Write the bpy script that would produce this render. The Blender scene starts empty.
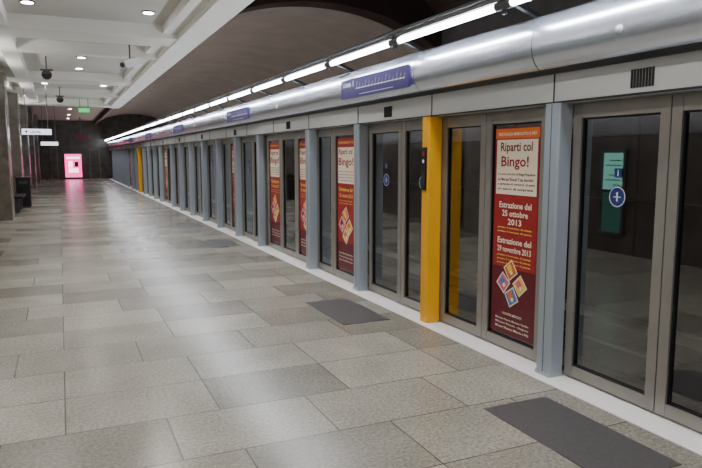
import bpy, math, random
from mathutils import Vector, Matrix
random.seed(4)
SC=bpy.context.scene
COL=SC.collection

# ---------------------------------------------------------------- materials
def lin(c):
    return tuple(((v/255)/12.92 if v/255<=0.04045 else ((v/255+0.055)/1.055)**2.4) for v in c)
def pmat(name,rgb,rough=0.5,metal=0.0,noise=None,emit=None,estr=0,bump=0,spec=0.5):
    m=bpy.data.materials.new(name); m.use_nodes=True
    nt=m.node_tree; b=nt.nodes['Principled BSDF']
    c=lin(rgb)+(1,)
    b.inputs['Base Color'].default_value=c
    b.inputs['Roughness'].default_value=rough
    b.inputs['Metallic'].default_value=metal
    b.inputs['Specular IOR Level'].default_value=spec
    if emit is not None:
        b.inputs['Emission Color'].default_value=lin(emit)+(1,)
        b.inputs['Emission Strength'].default_value=estr
    if noise:
        sc,amt=noise
        tc=nt.nodes.new('ShaderNodeTexCoord'); n=nt.nodes.new('ShaderNodeTexNoise')
        n.inputs['Scale'].default_value=sc; n.inputs['Detail'].default_value=6
        nt.links.new(tc.outputs['Object'],n.inputs['Vector'])
        r=nt.nodes.new('ShaderNodeValToRGB')
        r.color_ramp.elements[0].position=0.3; r.color_ramp.elements[1].position=0.7
        r.color_ramp.elements[0].color=tuple(v*(1-amt) for v in c[:3])+(1,)
        r.color_ramp.elements[1].color=tuple(min(1,v*(1+amt)) for v in c[:3])+(1,)
        nt.links.new(n.outputs['Fac'],r.inputs['Fac']); nt.links.new(r.outputs['Color'],b.inputs['Base Color'])
    return m
def emat(name,rgb,s):
    m=bpy.data.materials.new(name); m.use_nodes=True; nt=m.node_tree
    nt.nodes.clear(); e=nt.nodes.new('ShaderNodeEmission'); o=nt.nodes.new('ShaderNodeOutputMaterial')
    e.inputs[0].default_value=lin(rgb)+(1,); e.inputs[1].default_value=s
    nt.links.new(e.outputs[0],o.inputs[0]); return m

def floor_mat():
    m=bpy.data.materials.new('granite_tiles'); m.use_nodes=True; nt=m.node_tree; b=nt.nodes['Principled BSDF']
    N=nt.nodes.new; L=nt.links.new
    tc=N('ShaderNodeTexCoord'); mp=N('ShaderNodeMapping'); mp.inputs['Location'].default_value=(0.05,0.3,0)
    L(tc.outputs['Object'],mp.inputs['Vector'])
    br=N('ShaderNodeTexBrick'); br.inputs['Scale'].default_value=1; br.inputs['Brick Width'].default_value=0.9
    br.inputs['Row Height'].default_value=0.6; br.inputs['Mortar Size'].default_value=0.0045; br.inputs['Mortar Smooth'].default_value=0.1
    br.offset=0.37; br.offset_frequency=3; br.inputs['Bias'].default_value=0
    br.inputs['Color1'].default_value=lin((176,173,163))+(1,); br.inputs['Color2'].default_value=lin((132,128,119))+(1,)
    br.inputs['Mortar'].default_value=lin((88,84,78))+(1,)
    L(mp.outputs[0],br.inputs['Vector'])
    n1=N('ShaderNodeTexNoise'); n1.inputs['Scale'].default_value=45; n1.inputs['Detail'].default_value=8; n1.inputs['Roughness'].default_value=0.7
    n2=N('ShaderNodeTexNoise'); n2.inputs['Scale'].default_value=2.0; n2.inputs['Detail'].default_value=4; n2.inputs['Distortion'].default_value=.3
    L(tc.outputs['Object'],n1.inputs['Vector']); L(tc.outputs['Object'],n2.inputs['Vector'])
    r1=N('ShaderNodeValToRGB'); r1.color_ramp.elements[0].position=.35; r1.color_ramp.elements[1].position=.65
    r1.color_ramp.elements[0].color=(.55,.55,.54,1); r1.color_ramp.elements[1].color=(1.25,1.24,1.2,1)
    r2=N('ShaderNodeValToRGB'); r2.color_ramp.elements[0].position=.3; r2.color_ramp.elements[1].position=.7
    r2.color_ramp.elements[0].color=(.86,.85,.83,1); r2.color_ramp.elements[1].color=(1.08,1.08,1.08,1)
    L(n1.outputs['Fac'],r1.inputs[0]); L(n2.outputs['Fac'],r2.inputs[0])
    m1=N('ShaderNodeMixRGB'); m1.blend_type='MULTIPLY'; m1.inputs[0].default_value=1
    m2=N('ShaderNodeMixRGB'); m2.blend_type='MULTIPLY'; m2.inputs[0].default_value=1
    L(br.outputs['Color'],m1.inputs[1]); L(r1.outputs[0],m1.inputs[2]); L(m1.outputs[0],m2.inputs[1]); L(r2.outputs[0],m2.inputs[2])
    L(m2.outputs[0],b.inputs['Base Color'])
    mr=N('ShaderNodeMapRange'); mr.inputs['To Min'].default_value=.19; mr.inputs['To Max'].default_value=.27
    L(n2.outputs['Fac'],mr.inputs['Value']); L(mr.outputs[0],b.inputs['Roughness'])
    b.inputs['Specular IOR Level'].default_value=.6
    bp=N('ShaderNodeBump'); bp.inputs['Strength'].default_value=.15; bp.inputs['Distance'].default_value=.003; bp.invert=True
    L(br.outputs['Fac'],bp.inputs['Height']); L(bp.outputs[0],b.inputs['Normal'])
    return m
def glass_mat():
    m=bpy.data.materials.new('tinted_glass'); m.use_nodes=True; nt=m.node_tree; nt.nodes.clear()
    N=nt.nodes.new; L=nt.links.new
    o=N('ShaderNodeOutputMaterial'); t=N('ShaderNodeBsdfTransparent'); t.inputs[0].default_value=(.66,.65,.62,1)
    g=N('ShaderNodeBsdfGlossy'); g.inputs['Roughness'].default_value=.02; g.inputs[0].default_value=(.95,.96,.98,1)
    fr=N('ShaderNodeFresnel'); fr.inputs[0].default_value=1.5
    mr=N('ShaderNodeMath'); mr.operation='MULTIPLY_ADD'; mr.inputs[1].default_value=1.5; mr.inputs[2].default_value=.15
    mx=N('ShaderNodeMixShader'); L(fr.outputs[0],mr.inputs[0]); L(mr.outputs[0],mx.inputs[0]); L(t.outputs[0],mx.inputs[1]); L(g.outputs[0],mx.inputs[2]); L(mx.outputs[0],o.inputs[0])
    return m

M_floor=floor_mat(); M_glass=glass_mat()
M_frame=pmat('bronze_grey_frame',(148,144,137),.36,.4,noise=(6,.06))
M_post=pmat('blue_grey_aluminium',(168,178,188),.33,.35)
M_postd=pmat('post_seam',(90,98,108),.5,.3)
M_yel=pmat('yellow_paint',(240,172,20),.4)
M_black=pmat('black_plastic',(18,18,20),.4)
M_canopy=pmat('satin_canopy_metal',(212,218,230),.26,.82,noise=(2,.05))
M_fascia=pmat('fascia_grey',(200,202,202),.38,.12)
M_seam=pmat('dark_seam',(35,36,40),.6)
M_white=pmat('white_threshold',(238,237,233),.4)
M_mat=pmat('dark_rubber_tile',(76,73,73),.5,noise=(60,.2))
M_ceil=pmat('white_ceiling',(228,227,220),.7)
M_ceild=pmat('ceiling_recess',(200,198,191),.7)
M_brown=pmat('brown_vault',(170,152,136),.8,noise=(1.5,.1))
M_dark=pmat('dark_brown_rib',(58,40,33),.7,noise=(2,.2))
M_vdark=pmat('tunnel_black',(80,75,71),.8,noise=(3,.2))
M_marble=pmat('grey_marble',(106,99,91),.25,noise=(3,.35))
M_marbled=pmat('dark_marble',(74,67,61),.25,noise=(3,.3))
M_tube=emat('fluorescent_tube',(242,246,255),55)
M_spot=emat('downlight_glow',(255,240,255),30)
M_metal=pmat('pipe_metal',(90,90,92),.35,.7)
M_sign=pmat('violet_sign',(48,38,98),.4,emit=(52,42,104),estr=.1)
M_sw=pmat('white_print',(232,230,232),.5)
M_red=pmat('poster_red',(156,36,38),.4)
M_dred=pmat('poster_dark_red',(98,22,36),.4)
M_cream=pmat('poster_cream',(240,228,206),.4)
M_orange=pmat('poster_orange',(226,110,36),.45)
M_yelp=pmat('poster_yellow',(242,202,90),.45)
M_pinkp=pmat('poster_pink',(220,104,130),.45)
M_blup=pmat('poster_blue',(90,120,190),.45)
M_ink=pmat('poster_ink',(110,24,24),.5)
M_blue=pmat('sticker_blue',(36,56,120),.4)
M_green=emat('green_light_panel',(150,225,205),1.6)
M_greend=emat('dim_green_panel',(110,180,160),.35)
M_pink=emat('pink_light',(255,60,150),3.2)
M_pinkw=emat('pink_white_light',(255,190,225),4.5)
M_lbox=emat('lightbox_white',(235,240,250),2.0)
M_exit=emat('exit_green',(30,200,90),2.0)
M_rail=pmat('rail_pale',(215,212,206),.4)

# ---------------------------------------------------------------- mesh builder
class MB:
    def __init__(s): s.v=[]; s.f=[]; s.m=[]; s.mats=[]; s.sm=[]
    def mi(s,m):
        if m not in s.mats: s.mats.append(m)
        return s.mats.index(m)
    def add(s,vs,fs,m,smooth=False):
        o=len(s.v); s.v+= [tuple(v) for v in vs]; i=s.mi(m)
        for f in fs: s.f.append([o+k for k in f]); s.m.append(i); s.sm.append(smooth)
    def box(s,x0,x1,y0,y1,z0,z1,m):
        vs=[(x0,y0,z0),(x1,y0,z0),(x1,y1,z0),(x0,y1,z0),(x0,y0,z1),(x1,y0,z1),(x1,y1,z1),(x0,y1,z1)]
        s.add(vs,[(0,3,2,1),(4,5,6,7),(0,1,5,4),(1,2,6,5),(2,3,7,6),(3,0,4,7)],m)
    def bbox(s,x0,x1,y0,y1,z0,z1,m,b=.008):
        p=[(x0+b,y0),(x1-b,y0),(x1,y0+b),(x1,y1-b),(x1-b,y1),(x0+b,y1),(x0,y1-b),(x0,y0+b)]
        n=8; vs=[(a,c,z0) for a,c in p]+[(a,c,z1) for a,c in p]
        s.add(vs,[tuple(reversed(range(n))),tuple(range(n,2*n))]+[(i,(i+1)%n,n+(i+1)%n,n+i) for i in range(n)],m)
    def prism(s,prof,y0,y1,m,smooth=False,closed=True,caps=True):
        n=len(prof); vs=[(x,y0,z) for x,z in prof]+[(x,y1,z) for x,z in prof]
        fs=[(i,(i+1)%n,n+(i+1)%n,n+i) for i in range(n if closed else n-1)]
        s.add(vs,fs,m,smooth)
        if caps and closed: s.add(vs,[tuple(reversed(range(n))),tuple(range(n,2*n))],m)
    def cyl(s,p0,p1,r,m,n=12,r2=None):
        p0=Vector(p0);p1=Vector(p1); d=(p1-p0).normalized(); a=d.orthogonal().normalized(); b=d.cross(a); r2=r if r2 is None else r2
        vs=[p0+(a*math.cos(t)+b*math.sin(t))*r for t in [2*math.pi*i/n for i in range(n)]]
        vs+=[p1+(a*math.cos(t)+b*math.sin(t))*r2 for t in [2*math.pi*i/n for i in range(n)]]
        s.add(vs,[(i,(i+1)%n,n+(i+1)%n,n+i) for i in range(n)],m,True)
        s.add(vs,[tuple(reversed(range(n))),tuple(range(n,2*n))],m)
    def dome(s,c,r,axis,m,n=14,k=5):
        c=Vector(c); d=Vector(axis).normalized(); a=d.orthogonal().normalized(); b=d.cross(a); vs=[]
        for j in range(k):
            ph=j/k*math.pi/2
            for i in range(n):
                t=2*math.pi*i/n; vs.append(c+(a*math.cos(t)+b*math.sin(t))*r*math.cos(ph)+d*r*math.sin(ph))
        vs.append(c+d*r)
        fs=[(j*n+i,j*n+(i+1)%n,(j+1)*n+(i+1)%n,(j+1)*n+i) for j in range(k-1) for i in range(n)]
        fs+=[((k-1)*n+i,(k-1)*n+(i+1)%n,k*n) for i in range(n)]
        s.add(vs,fs,m,True)
    def disc(s,c,r,m,n=24,r_in=0):
        cx,cy,cz=c
        if r_in==0:
            s.add([(cx,cy+r*math.cos(2*math.pi*i/n),cz+r*math.sin(2*math.pi*i/n)) for i in range(n)],[tuple(range(n))],m)
        else:
            vs=[(cx,cy+q*math.cos(2*math.pi*i/n),cz+q*math.sin(2*math.pi*i/n)) for q in (r_in,r) for i in range(n)]
            s.add(vs,[(i,(i+1)%n,n+(i+1)%n,n+i) for i in range(n)],m)
    def quad(s,x,y0,y1,z0,z1,m): s.add([(x,y0,z0),(x,y1,z0),(x,y1,z1),(x,y0,z1)],[(0,3,2,1)],m)
    def text(s,txt,x,yl,yr,z0,z1,m):
        vs,fs=text_geo(txt)
        s.add([(x,yl+(yr-yl)*a,z0+(z1-z0)*b) for a,b in vs],fs,m)
    def text_y(s,txt,y,xl,xr,z0,z1,m):
        vs,fs=text_geo(txt); s.add([(xl+(xr-xl)*a,y,z0+(z1-z0)*b) for a,b in vs],fs,m)
    def data(s,name):
        me=bpy.data.meshes.new(name); me.from_pydata(s.v,[],s.f)
        for m in s.mats: me.materials.append(m)
        me.polygons.foreach_set('material_index',s.m); me.polygons.foreach_set('use_smooth',s.sm); me.update(); return me
    def build(s,name,parent=None,loc=(0,0,0)):
        o=bpy.data.objects.new(name,s.data(name)); COL.objects.link(o); o.location=loc
        if parent: o.parent=parent
        return o
_tc={}
def text_geo(t):
    if t in _tc: return _tc[t]
    c=bpy.data.curves.new('t','FONT'); c.body=t; c.resolution_u=2; c.offset=0.02
    o=bpy.data.objects.new('t',c); COL.objects.link(o); bpy.context.view_layer.update()
    me=bpy.data.meshes.new_from_object(o.evaluated_get(bpy.context.evaluated_depsgraph_get()))
    vs=[(v.co.x,v.co.y) for v in me.vertices]; fs=[tuple(p.vertices) for p in me.polygons]
    bpy.data.objects.remove(o); bpy.data.curves.remove(c); bpy.data.meshes.remove(me)
    x0=min(v[0] for v in vs);x1=max(v[0] for v in vs);y0=min(v[1] for v in vs);y1=max(v[1] for v in vs)
    _tc[t]=([((a-x0)/(x1-x0),(b-y0)/(y1-y0)) for a,b in vs],fs); return _tc[t]
def empty(name,loc=(0,0,0)):
    e=bpy.data.objects.new(name,None); COL.objects.link(e); e.location=loc; return e
def inst(name,me,loc,parent=None):
    o=bpy.data.objects.new(name,me); COL.objects.link(o); o.location=loc
    if parent: o.parent=parent
    return o

YS,YE=-4.0,48.6
# ---------------------------------------------------------------- room shell
b=MB(); b.box(-3.2,3.06,YS,49.19,-.3,0,M_floor); b.build('floor')
b=MB(); b.box(3.06,3.36,YS,YE,-.3,.006,M_white); b.build('trim_1')
b=MB(); b.box(3.36,3.5,YS+.01,49.19,-1.2,-.02,M_vdark); b.box(3.5,7.59,YS+.01,49.19,-1.29,-1.2,M_vdark)
for x in (4.5,6.1):
    b.box(x-.06,x+.06,YS+.01,49.1,-1.2,-1.02,M_rail)
b.box(4.0,4.12,YS+.01,49.1,-1.2,-.9,M_metal); b.box(6.5,6.62,YS+.01,49.1,-1.2,-.9,M_metal)
b.build('track_bed')
b=MB(); b.box(7.6,7.8,YS,49.2,-1.3,5.4,M_vdark); b.build('wall_tunnel')
b=MB(); b.box(7.4,7.597,YS,49.1,-.9,-.78,M_rail); b.build('trim_2')
b=MB(); b.box(7.45,7.597,YS,49.1,1.9,2.2,M_metal); b.box(7.5,7.597,YS,49.1,.9,.96,M_metal); b.build('trim_3')
b=MB(); b.box(-3.2,7.8,49.2,49.4,-1.3,5.4,M_marbled); b.build('wall_far')
b=MB(); b.box(-3.2,7.8,YS-.2,YS,-1.3,5.4,M_marble); b.build('wall_back')
b=MB(); b.box(-1.9,-1.7,YS,49.2,0,3.9,M_marbled)
for k in range(20):
    y=-3+k*2.6; b.box(-1.7,-1.69,y,y+.01,0,3.6,M_seam)
b.build('wall_left')
b=MB()
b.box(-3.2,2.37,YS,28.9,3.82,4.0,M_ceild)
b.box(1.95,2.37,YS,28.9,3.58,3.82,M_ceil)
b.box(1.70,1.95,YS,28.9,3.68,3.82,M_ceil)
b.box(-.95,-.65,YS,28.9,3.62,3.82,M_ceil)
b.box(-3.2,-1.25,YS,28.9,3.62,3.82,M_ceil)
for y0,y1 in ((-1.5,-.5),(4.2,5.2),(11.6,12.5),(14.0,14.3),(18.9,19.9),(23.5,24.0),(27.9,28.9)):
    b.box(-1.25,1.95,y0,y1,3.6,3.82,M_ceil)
b.box(-3.2,2.37,28.9,49.2,4.05,4.2,M_brown)
b.box(-3.2,2.37,28.9,29.0,3.6,4.05,M_dark)
b.build('ceiling')
def ell(x,top): return 3.0+(top-3.0)*math.sqrt(max(0,1-((x-4.95)/3.0)**2))
b=MB(); n=24; xs=[2.37+(7.6-2.37)*i/n for i in range(n+1)]
for i in range(n):
    x0,x1=xs[i],xs[i+1]
    b.add([(x0,12.2,ell(x0,4.6)),(x1,12.2,ell(x1,4.6)),(x1,49.2,ell(x1,4.6)),(x0,49.2,ell(x0,4.6))],[(0,1,2,3)],M_brown,True)
    b.add([(x0,YS,ell(x0,5.3)+.3),(x1,YS,ell(x1,5.3)+.3),(x1,12.2,ell(x1,5.3)+.3),(x0,12.2,ell(x0,5.3)+.3)],[(0,1,2,3)],M_dark,True)
    b.add([(x0,12.1,ell(x0,4.6)),(x1,12.1,ell(x1,4.6)),(x1,12.1,5.9),(x0,12.1,5.9)],[(0,1,2,3)],M_dark)
    b.add([(x0,12.1,ell(x0,4.6)),(x1,12.1,ell(x1,4.6)),(x1,12.6,ell(x1,4.6)-.001),(x0,12.6,ell(x0,4.6)-.001)],[(0,1,2,3)],M_dark)
b.box(2.3,2.37,YS,12.2,3.82,5.9,M_dark); b.box(2.3,2.37,12.2,49.2,3.82,4.6,M_dark)
b.build('vault_ceiling')

# ---------------------------------------------------------------- screen doors
def leaf_mesh(w,name,sticker=None,l=.075):
    b=MB(); fw=.075
    b.box(3.28,3.34,.004,l,.02,1.96,M_frame); b.box(3.28,3.34,w-fw,w-.004,.02,1.96,M_frame)
    b.box(3.283,3.337,l,w-fw,.02,.1,M_frame); b.box(3.283,3.337,l,w-fw,1.86,1.96,M_frame)
    for y0,y1,z0,z1 in ((l,l+.012,.1,1.86),(w-fw-.012,w-fw,.1,1.86),(l,w-fw,.1,.112),(l,w-fw,1.848,1.86)):
        b.box(3.295,3.325,y0,y1,z0,z1,M_black)
    b.quad(3.31,l,w-fw,.1,1.86,M_glass)
    if sticker:
        c=(3.305,w/2,1.335)
        b.disc(c,.07,M_blue); b.disc((3.3045,c[1],c[2]),.066,M_sw,r_in=.061)
        b.box(3.3035,3.304,c[1]-.006,c[1]+.006,c[2]-.03,c[2]+.012,M_sw); b.disc((3.3036,c[1],c[2]+.022),.009,M_sw,n=12)
        b.box(3.3035,3.304,c[1]-.03,c[1]+.03,c[2]-.004,c[2]+.002,M_sw)
        b.box(3.303,3.305,w/2-.03,w/2+.03,1.46,1.52,M_blue)
        b.text('i',3.3025,w/2+.005,w/2-.005,1.47,1.51,M_sw)
    return b.data(name)
LD=leaf_mesh(.79,'door_leaf',True)
LA=leaf_mesh(.86,'panel_leaf',l=.18); LB=leaf_mesh(.68,'panel_leaf')
LC=leaf_mesh(.93,'panel_leaf',l=.27); LE=leaf_mesh(.62,'panel_leaf')
LQ=leaf_mesh(.75,'panel_leaf')

def card(b,cy,cz,r,m,m2,x,rot=0):
    # a small bingo card standing on its corner: cream border, coloured field, small motif
    def sq(cy,cz,r,m,xx):
        b.add([(xx,cy+r*math.cos(math.radians(rot+90*k)),cz+r*math.sin(math.radians(rot+90*k))) for k in range(4)],[(0,1,2,3)],m)
    sq(cy,cz,r,M_cream,x); sq(cy,cz,r*.84,m,x-.001)
    sq(cy+r*.12,cz+r*.15,r*.42,m2,x-.002); b.disc((x-.003,cy-r*.15,cz-r*.2),r*.2,M_cream,n=10)
def poster_mesh():
    b=MB(); W=.56
    b.box(0,.006,0,W,0,1.7,M_dred)
    b.quad(-.001,.012,W-.012,.56,1.688,M_red)
    b.quad(-.002,.012,W-.012,1.61,1.688,M_orange)
    b.text('FESTEGGIA MERCATO E PIÙ',-.003,W-.05,.05,1.632,1.662,M_cream)
    b.quad(-.002,.03,W-.03,1.16,1.60,M_cream)
    b.text('Riparti col',-.003,W-.08,.09,1.485,1.58,M_ink)
    b.text('Bingo!',-.003,W-.09,.13,1.36,1.47,M_red)
    for i,t in enumerate(('A corsi e tirocini di Bingo Popolare','nei Mercati Rionali P.zze Storiche','e partecipa ai concorsi. In palio','un sacco di sorprese')):
        b.text(t,-.003,W-.05,.05+.02*(i%2),1.31-i*.04,1.335-i*.04,M_ink)
    z=1.10
    for t in ('Estrazione del','25 ottobre','2013'):
        wd={'2013':.085,'25 ottobre':.16}.get(t,.2)
        b.text(t,-.003,W/2+wd,W/2-wd,z-.05,z,M_cream); z-=.068
    for i in range(2): b.text('presso il mercato di piazza',-.003,W-.07,.07,z-.018,z,M_yelp); z-=.032
    z-=.025
    for t in ('Estrazione del','29 novembre 2013'):
        b.text(t,-.003,W-.07,.07,z-.05,z,M_cream); z-=.07
    for i in range(3): b.text('presso il mercato di piazza',-.003,W-.07,.07,z-.018,z,M_yelp); z-=.032
    for k,(cy,cz,m,m2,ro) in enumerate(((.31,.545,M_orange,M_yelp,8),(.40,.43,M_pinkp,M_blup,-6),(.19,.435,M_yelp,M_pinkp,4),(.29,.325,M_blup,M_orange,12))):
        card(b,cy,cz,.092,m,m2,-.003-.0001*k,ro)
    b.text('I NOSTRI MERCATI',-.003,W-.16,.16,.165,.185,M_cream)
    for i,t in enumerate(('Mercato Nuovo, Mercato Vecchio','Mercato Rionale - Stagione','Motor Nuovo Marca e Più')):
        b.text(t,-.003,W-.07,.07,.115-i*.035,.135-i*.035,M_cream)
    return b.data('poster')
PM=poster_mesh()
def poster2_mesh():
    b=MB(); W=.56
    b.box(0,.006,0,W,0,1.7,M_dred); b.quad(-.001,.012,W-.012,.36,1.688,M_red)
    b.text('FESTEGGIA MERCATO E PIÙ',-.003,W-.05,.05,1.625,1.662,M_yelp)
    b.quad(-.002,.03,W-.03,1.12,1.58,M_cream)
    b.text('Riparti col',-.003,W-.06,.08,1.47,1.56,M_ink); b.text('Bingo!',-.003,W-.05,.05,1.32,1.45,M_red)
    for i in range(4): b.text('partecipa ai concorsi di piazza',-.003,W-.05,.05,1.26-i*.037,1.282-i*.037,M_ink)
    for i,t in enumerate(('Estrazione del','25 ottobre 2013')): b.text(t,-.003,W-.07,.07,1.02-i*.08,1.07-i*.08,M_yelp)
    for i in range(2): b.text('presso il mercato di piazza',-.003,W-.07,.07,.89-i*.035,.91-i*.035,M_yelp)
    for k,(cy,cz,m,m2,ro) in enumerate(((.29,.72,M_orange,M_yelp,10),(.40,.59,M_pinkp,M_dred,-5),(.17,.57,M_yelp,M_orange,4),(.28,.45,M_yelp,M_pinkp,-10))):
        card(b,cy,cz,.11,m,m2,-.003-.0001*k,ro)
    for i in range(3): b.text('Mercato Nuovo, Mercato Vecchio',-.003,W-.07,.07,.2-i*.045,.225-i*.045,M_cream)
    return b.data('poster')
PM2=poster2_mesh()

def post_data(w):
    b=MB(); b.bbox(3.15,3.279,0,w,.0,1.964,M_post,.012)
    b.box(3.148,3.15,w/2-.003,w/2+.003,.01,1.96,M_postd)
    b.bbox(3.14,3.2795,-.006,w+.006,.006,.03,M_post,.012)
    return b.data('post')
PO=post_data(.15); PN=post_data(.11)
def add_post(y,me=PO): inst('platform_post',me,(0,y,0))
def yellow_post(y):
    e=empty('yellow_platform_post')
    b=MB(); b.bbox(3.12,3.279,y,y+.12,0,1.962,M_yel,.015); b.build('body',e)
    b=MB(); b.box(3.105,3.12,y+.02,y+.1,1.28,1.68,M_black)
    b.disc((3.104,y+.06,1.62),.022,M_red,n=16); b.disc((3.104,y+.06,1.55),.018,M_sw,n=16)
    for i in range(5): b.box(3.103,3.105,y+.035,y+.085,1.33+i*.025,1.34+i*.025,M_metal)
    b.build('intercom',e)
def door(yc):
    e=empty('platform_screen_door')
    inst('leaf_near',LD,(0,yc-.79,0),e); inst('leaf_far',LD,(0,yc,0),e)
def panel(y,me,pm=None,off=.1):
    e=empty('platform_screen_panel'); inst('leaf',me,(0,y,0),e)
    if pm: inst('advertising_poster',pm,(3.302,y+off,.13),e)
base=-.57
for g in range(-1,4):
    g0=base+12.3*g
    for j in range(3):
        yc=g0+3.27*j
        if yc<-3 or yc>47.5: continue
        door(yc)
        if j==2 and g in (0,2): yellow_post(yc-.80)
        else: add_post(yc-.80,PN)
        add_post(yc+.79)
        if j<2:
            pm=PM if g==0 else PM2
            panel(yc+.94,LA,pm if (g+j)%2 or g==0 else None,.20); panel(yc+.80+.86+.14,LB)
    y=g0+6.54+.94
    if y>0 and y+4<49:
        panel(y,LC,PM2,.28); panel(y+.93,LE); add_post(y+1.49)
        y+=1.64
        panel(y,LQ,PM2,.11); panel(y+.75,LQ); panel(y+1.5,LQ,PM2,.11)
mats=[base+12.3*g+3.27*j for g in range(-1,4) for j in range(3)]
for yc in mats:
    if -3<yc<48:
        b=MB(); b.box(2.38,2.88,yc-.52,yc+.52,0,.004,M_mat); b.build('tactile_floor_tile')

# header
e=empty('door_header_canopy')
b=MB(); b.prism([(3.2,1.965),(3.40,1.965),(3.40,2.55),(3.25,2.55),(3.20,2.18)],YS,YE,M_fascia)
b.box(3.196,3.201,YS,YE,1.966,1.98,M_seam)
b.build('fascia',e)
prof=[(3.215,2.175),(3.16,2.178),(3.10,2.20),(3.06,2.24),(3.035,2.29),(3.025,2.35),(3.03,2.41),(3.05,2.47),(3.085,2.52),(3.13,2.56),(3.19,2.59),(3.26,2.60),(3.38,2.60),(3.38,2.30)]
b=MB(); y=3.66-1.64*5
while y<YE:
    y1=min(y+1.63,YE)
    if y1>YS: b.prism(prof,max(y,YS),y1,M_canopy,smooth=True)
    y+=1.64
b.build('canopy_panels',e)
b=MB(); b.prism([(a+(.008 if a<3.3 else 0),c-.004) for a,c in prof],YS,YE,M_seam); b.build('seam_core',e)
b=MB()
for k in range(-2,15):
    y=2.85+3.28*k
    if y<YS+.2 or y>YE-.2: continue
    for i in range(8):
        yy=y-.085+i*.022; b.box(3.19,3.205,yy,yy+.011,2.01,2.12,M_black)
    b.dome((3.032,y+.03,2.34),.025,(-1,0,-.1),M_sw)
b.build('speaker_grilles',e)
b=MB()
for k in range(-4,28):
    y=3.6+1.64*k
    if YS+.1<y<YE: b.box(3.194,3.2,y,y+.008,1.966,2.175,M_seam)
b.build('fascia_joints',e)

# light rail
e=empty('fluorescent_light_rail')
tb=MB(); hb=MB(); y=3.84-1.64*4
hb.cyl((2.93,YS,2.755),(2.93,YE,2.755),.022,M_metal,n=12)
while y<YE-.3:
    y1=min(y+1.64,YE)
    tb.cyl((2.93,y+.09,2.665),(2.93,y1-.09,2.665),.025,M_tube,n=10)
    hb.box(2.915,2.945,y+.03,y1-.03,2.70,2.73,M_metal)
    hb.cyl((2.93,y-.09,2.665),(2.93,y+.09,2.665),.033,M_metal,n=12)
    hb.box(2.92,2.94,y-.02,y+.02,2.6,2.76,M_black)
    hb.prism([(2.93,2.74),(3.30,2.60),(3.30,2.57),(2.93,2.70)],y-.02,y+.02,M_black)
    y+=1.64
tb.build('tubes',e); hb.build('housing',e)

def line_sign(y0,y1):
    e=empty('line_map_sign'); b=MB(); b.box(3.008,3.03,y0,y1,2.245,2.455,M_sign); b.build('plate',e)
    b=MB(); x=3.006; L=y1-y0
    b.text('Linea 1',x,y1-.06,y1-.34,2.37,2.43,M_sw)
    b.quad(x,y0+.08,y1-.42,2.335,2.342,M_sw)
    n=15
    for i in range(n):
        yy=y0+.08+(L-.5)*i/(n-1); b.disc((x-.0005,yy,2.3385),.009,M_sw,n=10)
        dz=.02+.03*((i*7)%3)/2
        b.add([(x,yy,2.35),(x,yy+.004,2.35),(x,yy-.02,2.36+dz),(x,yy-.024,2.36+dz)],[(0,1,2,3)],M_sw)
    b.quad(x,y0+.3,y1-.5,2.27,2.275,M_sw)
    b.build('diagram',e)
for y0 in (5.36,11.0,17.6,24.2,30.7): line_sign(y0,y0+1.58)

# ---------------------------------------------------------------- ceiling fittings
def downlight(x,y,z,power=0):
    e=empty('ceiling_downlight',(x,y,z))
    b=MB(); b.cyl((0,0,0),(0,0,-.02),.10,M_metal,n=20); b.cyl((0,0,-.02),(0,0,-.026),.08,M_spot,n=20); b.build('lamp',e)
    if power:
        l=bpy.data.lights.new('downlight_beam','SPOT'); l.energy=power; l.spot_size=math.radians(150); l.spot_blend=.8; l.shadow_soft_size=.1; l.color=(1,.96,.91)
        o=bpy.data.objects.new('beam',l); COL.objects.link(o); o.parent=e; o.location=(0,0,-.05)
for y in (-2.4,2.6,7.0,10.65,16,18,22,26):  # nearest rows are out of view, extra lamps added for light
    for x in ((-.32,1.36) if y not in (16,18) else (.55,)):
        downlight(x,y,3.82,(225 if x>0 else 80))
for y in (32,37,42,46): downlight(.6,y,4.05,45)

e=empty('cctv_camera',(1.32,13.3,3.815))
b=MB(); b.cyl((0,0,0),(0,0,-.38),.015,M_metal); b.cyl((0,0,0),(0,0,-.02),.05,M_metal)
b.build('bracket',e)
b=MB(); b.box(-.08,.08,-.2,.2,-.07,.07,M_sw); b.cyl((0,-.2,0),(0,-.22,0),.05,M_black); b.box(-.09,.09,-.26,.2,.07,.08,M_sw)
o=b.build('housing',e,(0,0,-.43)); o.rotation_euler=(math.radians(18),0,math.radians(-50))
for x,y,zt in ((-.18,16.2,3.815),(.09,23,3.815)):
    e=empty('ceiling_loudspeaker',(x,y,zt))
    b=MB(); b.cyl((0,0,0),(0,0,-.3),.015,M_metal); b.cyl((0,.06,-.38),(0,-.12,-.42),.07,M_metal,r2=.11); b.cyl((0,-.12,-.42),(0,-.125,-.42),.095,M_black); b.build('horn',e)
    b=MB(); b.box(-.13,.13,-.01,.01,-.32,-.28,M_metal); b.build('yoke',e)

e=empty('exit_sign'); b=MB(); b.box(.75,1.15,27.5,27.54,3.30,3.46,M_exit); b.text_y('EXIT',27.495,.82,1.08,3.33,3.43,M_sw); b.build('lightbox',e)
b=MB(); b.cyl((.8,27.52,3.46),(.8,27.52,3.82),.01,M_metal); b.cyl((1.1,27.52,3.46),(1.1,27.52,3.82),.01,M_metal); b.build('rods',e)

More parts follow.
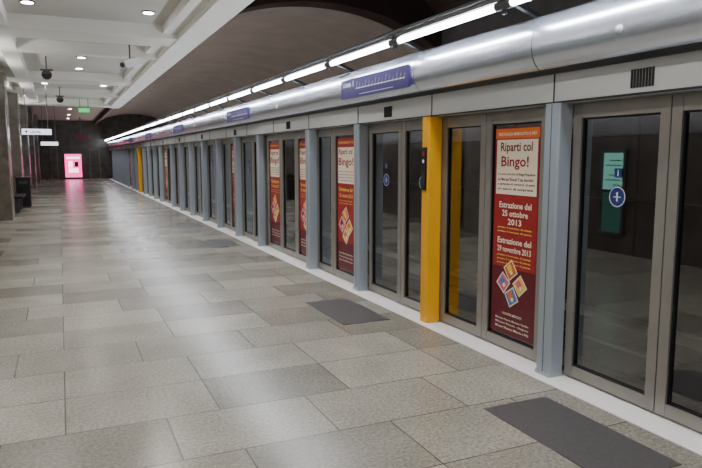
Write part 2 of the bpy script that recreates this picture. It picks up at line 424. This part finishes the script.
# ---------------------------------------------------------------- left side
for y in (2.0,10.5,18.0,23.5,29.5,36,43):
    b=MB(); b.bbox(-1.7,-1.15,y,y+.9,0,3.615 if y<28 else 4.05,M_marble,.02)
    for z in (.9,1.8,2.7): b.box(-1.151,-1.147,y+.02,y+.88,z,z+.008,M_seam)
    b.build('marble_pillar')
def add_fill_light(y,pw):  # invented wall fitting with upward area lamp, added to brighten the ceiling
    e=empty('added_fill_light'); b=MB(); b.prism([(-1.69,2.85),(-1.45,2.98),(-1.42,3.0),(-1.42,3.03),(-1.69,3.03)],y-.5,y+.5,M_metal); b.box(-1.67,-1.46,y-.47,y+.47,3.03,3.034,M_lbox); b.build('fill_trough',e)
    l=bpy.data.lights.new('fill_area','AREA'); l.shape='RECTANGLE'; l.size=.2; l.size_y=.9; l.energy=pw; l.color=(1,.97,.94)
    o=bpy.data.objects.new('fill_area',l); COL.objects.link(o); o.parent=e; o.location=(-1.55,y,3.05); o.rotation_euler=(math.pi,math.radians(25),0)
for y in (-2,0.5,5,8,13.5,16,21,27): add_fill_light(y,38)
def sconce(x,y,z):
    e=empty('wall_lamp'); b=MB(); b.box(x,x+.14,y-.25,y+.25,z-.09,z+.09,M_lbox); b.box(x-.005,x+.15,y-.27,y+.27,z+.09,z+.11,M_metal); b.build('lamp_box',e)
sconce(-1.69,19.6,2.35); sconce(-1.69,26,2.35); sconce(-1.69,33,2.35)
e=empty('hanging_direction_sign'); b=MB(); b.box(-1.02,-.2,22,22.1,2.25,2.42,M_lbox)
b.add([(-.95,21.995,2.335),(-.87,21.995,2.385),(-.87,21.995,2.285)],[(0,1,2)],M_black); b.text_y('Uscita',21.995,-.8,-.5,2.285,2.385,M_black); b.build('lightbox',e)
b=MB()
for x in (-.9,-.3): b.cyl((x,22.05,2.42),(x,22.05,3.82),.012,M_metal)
b.build('rods',e)
e=empty('hanging_direction_sign'); b=MB(); b.box(-.8,-.05,34,34.1,2.1,2.27,M_lbox); b.build('lightbox',e)
b=MB()
for x in (-.7,-.15): b.cyl((x,34.05,2.27),(x,34.05,4.05),.012,M_metal)
b.build('rods',e)
for y in (20.0,26.5):
    e=empty('platform_bench'); b=MB(); b.bbox(-1.6,-1.0,y,y+1.8,.42,.48,M_black); b.bbox(-1.66,-1.6,y,y+1.8,.48,.9,M_black)
    for yy in (y+.2,y+1.5): b.box(-1.5,-1.1,yy,yy+.08,0,.42,M_metal)
    b.build('seat',e)
# litter bin by the left wall
e=empty('litter_bin'); b=MB(); b.bbox(-1.28,-.88,22.2,22.6,.04,.92,M_black,.04); b.bbox(-1.25,-.91,22.23,22.57,0,.04,M_metal,.04)
b.bbox(-1.3,-.86,22.18,22.62,.92,.96,M_metal,.04); b.box(-1.2,-.96,22.19,22.2,.74,.84,M_metal); b.build('body',e)
for y in (7.65,12.3):
    e=empty('illuminated_wall_panel'); b=MB()
    b.box(-1.69,-1.66,y,y+.42,1.05,1.65,M_green); b.box(-1.69,-1.665,y,y+.42,.35,1.0,M_greend)
    for i in range(6): b.box(-1.66,-1.655,y+.05,y+.2+.17*((i*5)%3)/2,1.12+i*.08,1.135+i*.08,M_black)
    b.build('glass',e)
    b=MB()
    for a,c,z0,z1 in ((y-.05,y,.3,1.7),(y+.42,y+.47,.3,1.7),(y,y+.42,.3,.35),(y,y+.42,1.65,1.7),(y,y+.42,1.0,1.05)): b.box(-1.689,-1.64,a,c,z0,z1,M_metal)
    b.build('frame',e)
e=empty('pink_lit_kiosk')
b=MB(); b.box(.22,1.42,49.0,49.19,.0,1.82,M_black); b.box(.28,1.36,48.97,49.0,.12,1.74,M_pink)
b.box(.5,1.14,48.95,48.97,.45,.75,M_pinkw); b.box(.5,.78,48.95,48.97,.8,1.25,M_pinkw); b.box(.9,1.14,48.95,48.97,.85,1.2,M_dred); b.box(.4,1.24,48.95,48.97,1.4,1.55,M_pinkw); b.build('glowing_front',e)
for x0,x1,z0,z1 in ((-.6,-.15,.0,2.2),(1.9,2.6,0,2.1)):
    e=empty('service_door'); b=MB(); b.box(x0,x1,49.12,49.19,z0,z1,M_marble); b.box(x0+.06,x1-.06,49.11,49.12,z0+.06,z1-.06,M_marbled); b.cyl((x0+.1,49.06,1.0),(x0+.2,49.06,1.0),.015,M_metal); b.build('leaf',e)
e=empty('information_screen'); b=MB(); b.box(.9,1.6,44,44.1,2.55,2.95,M_black); b.box(.94,1.56,43.99,44,2.59,2.91,M_dred); b.cyl((1.25,44.05,2.95),(1.25,44.05,4.045),.02,M_metal); b.build('screen',e)

# ---------------------------------------------------------------- world + camera
w=bpy.data.worlds.new('World'); SC.world=w; w.use_nodes=True
w.node_tree.nodes['Background'].inputs[0].default_value=(.6,.62,.7,1); w.node_tree.nodes['Background'].inputs[1].default_value=.05
f=640.0
p=math.atan(78/f); th=math.atan(291*math.cos(p)/f)
R=Vector((math.cos(th),-math.sin(th),0)); F=Vector((math.sin(th)*math.cos(p),math.cos(th)*math.cos(p),-math.sin(p))); U=R.cross(F)
cd=bpy.data.cameras.new('camera'); cd.sensor_width=36; cd.lens=f/702*36; cd.clip_end=200; cd.clip_start=.05
co=bpy.data.objects.new('camera',cd); COL.objects.link(co)
m=Matrix((R,U,-F)).transposed().to_4x4(); m.translation=Vector((0,0,1.6)); co.matrix_world=m
SC.camera=co
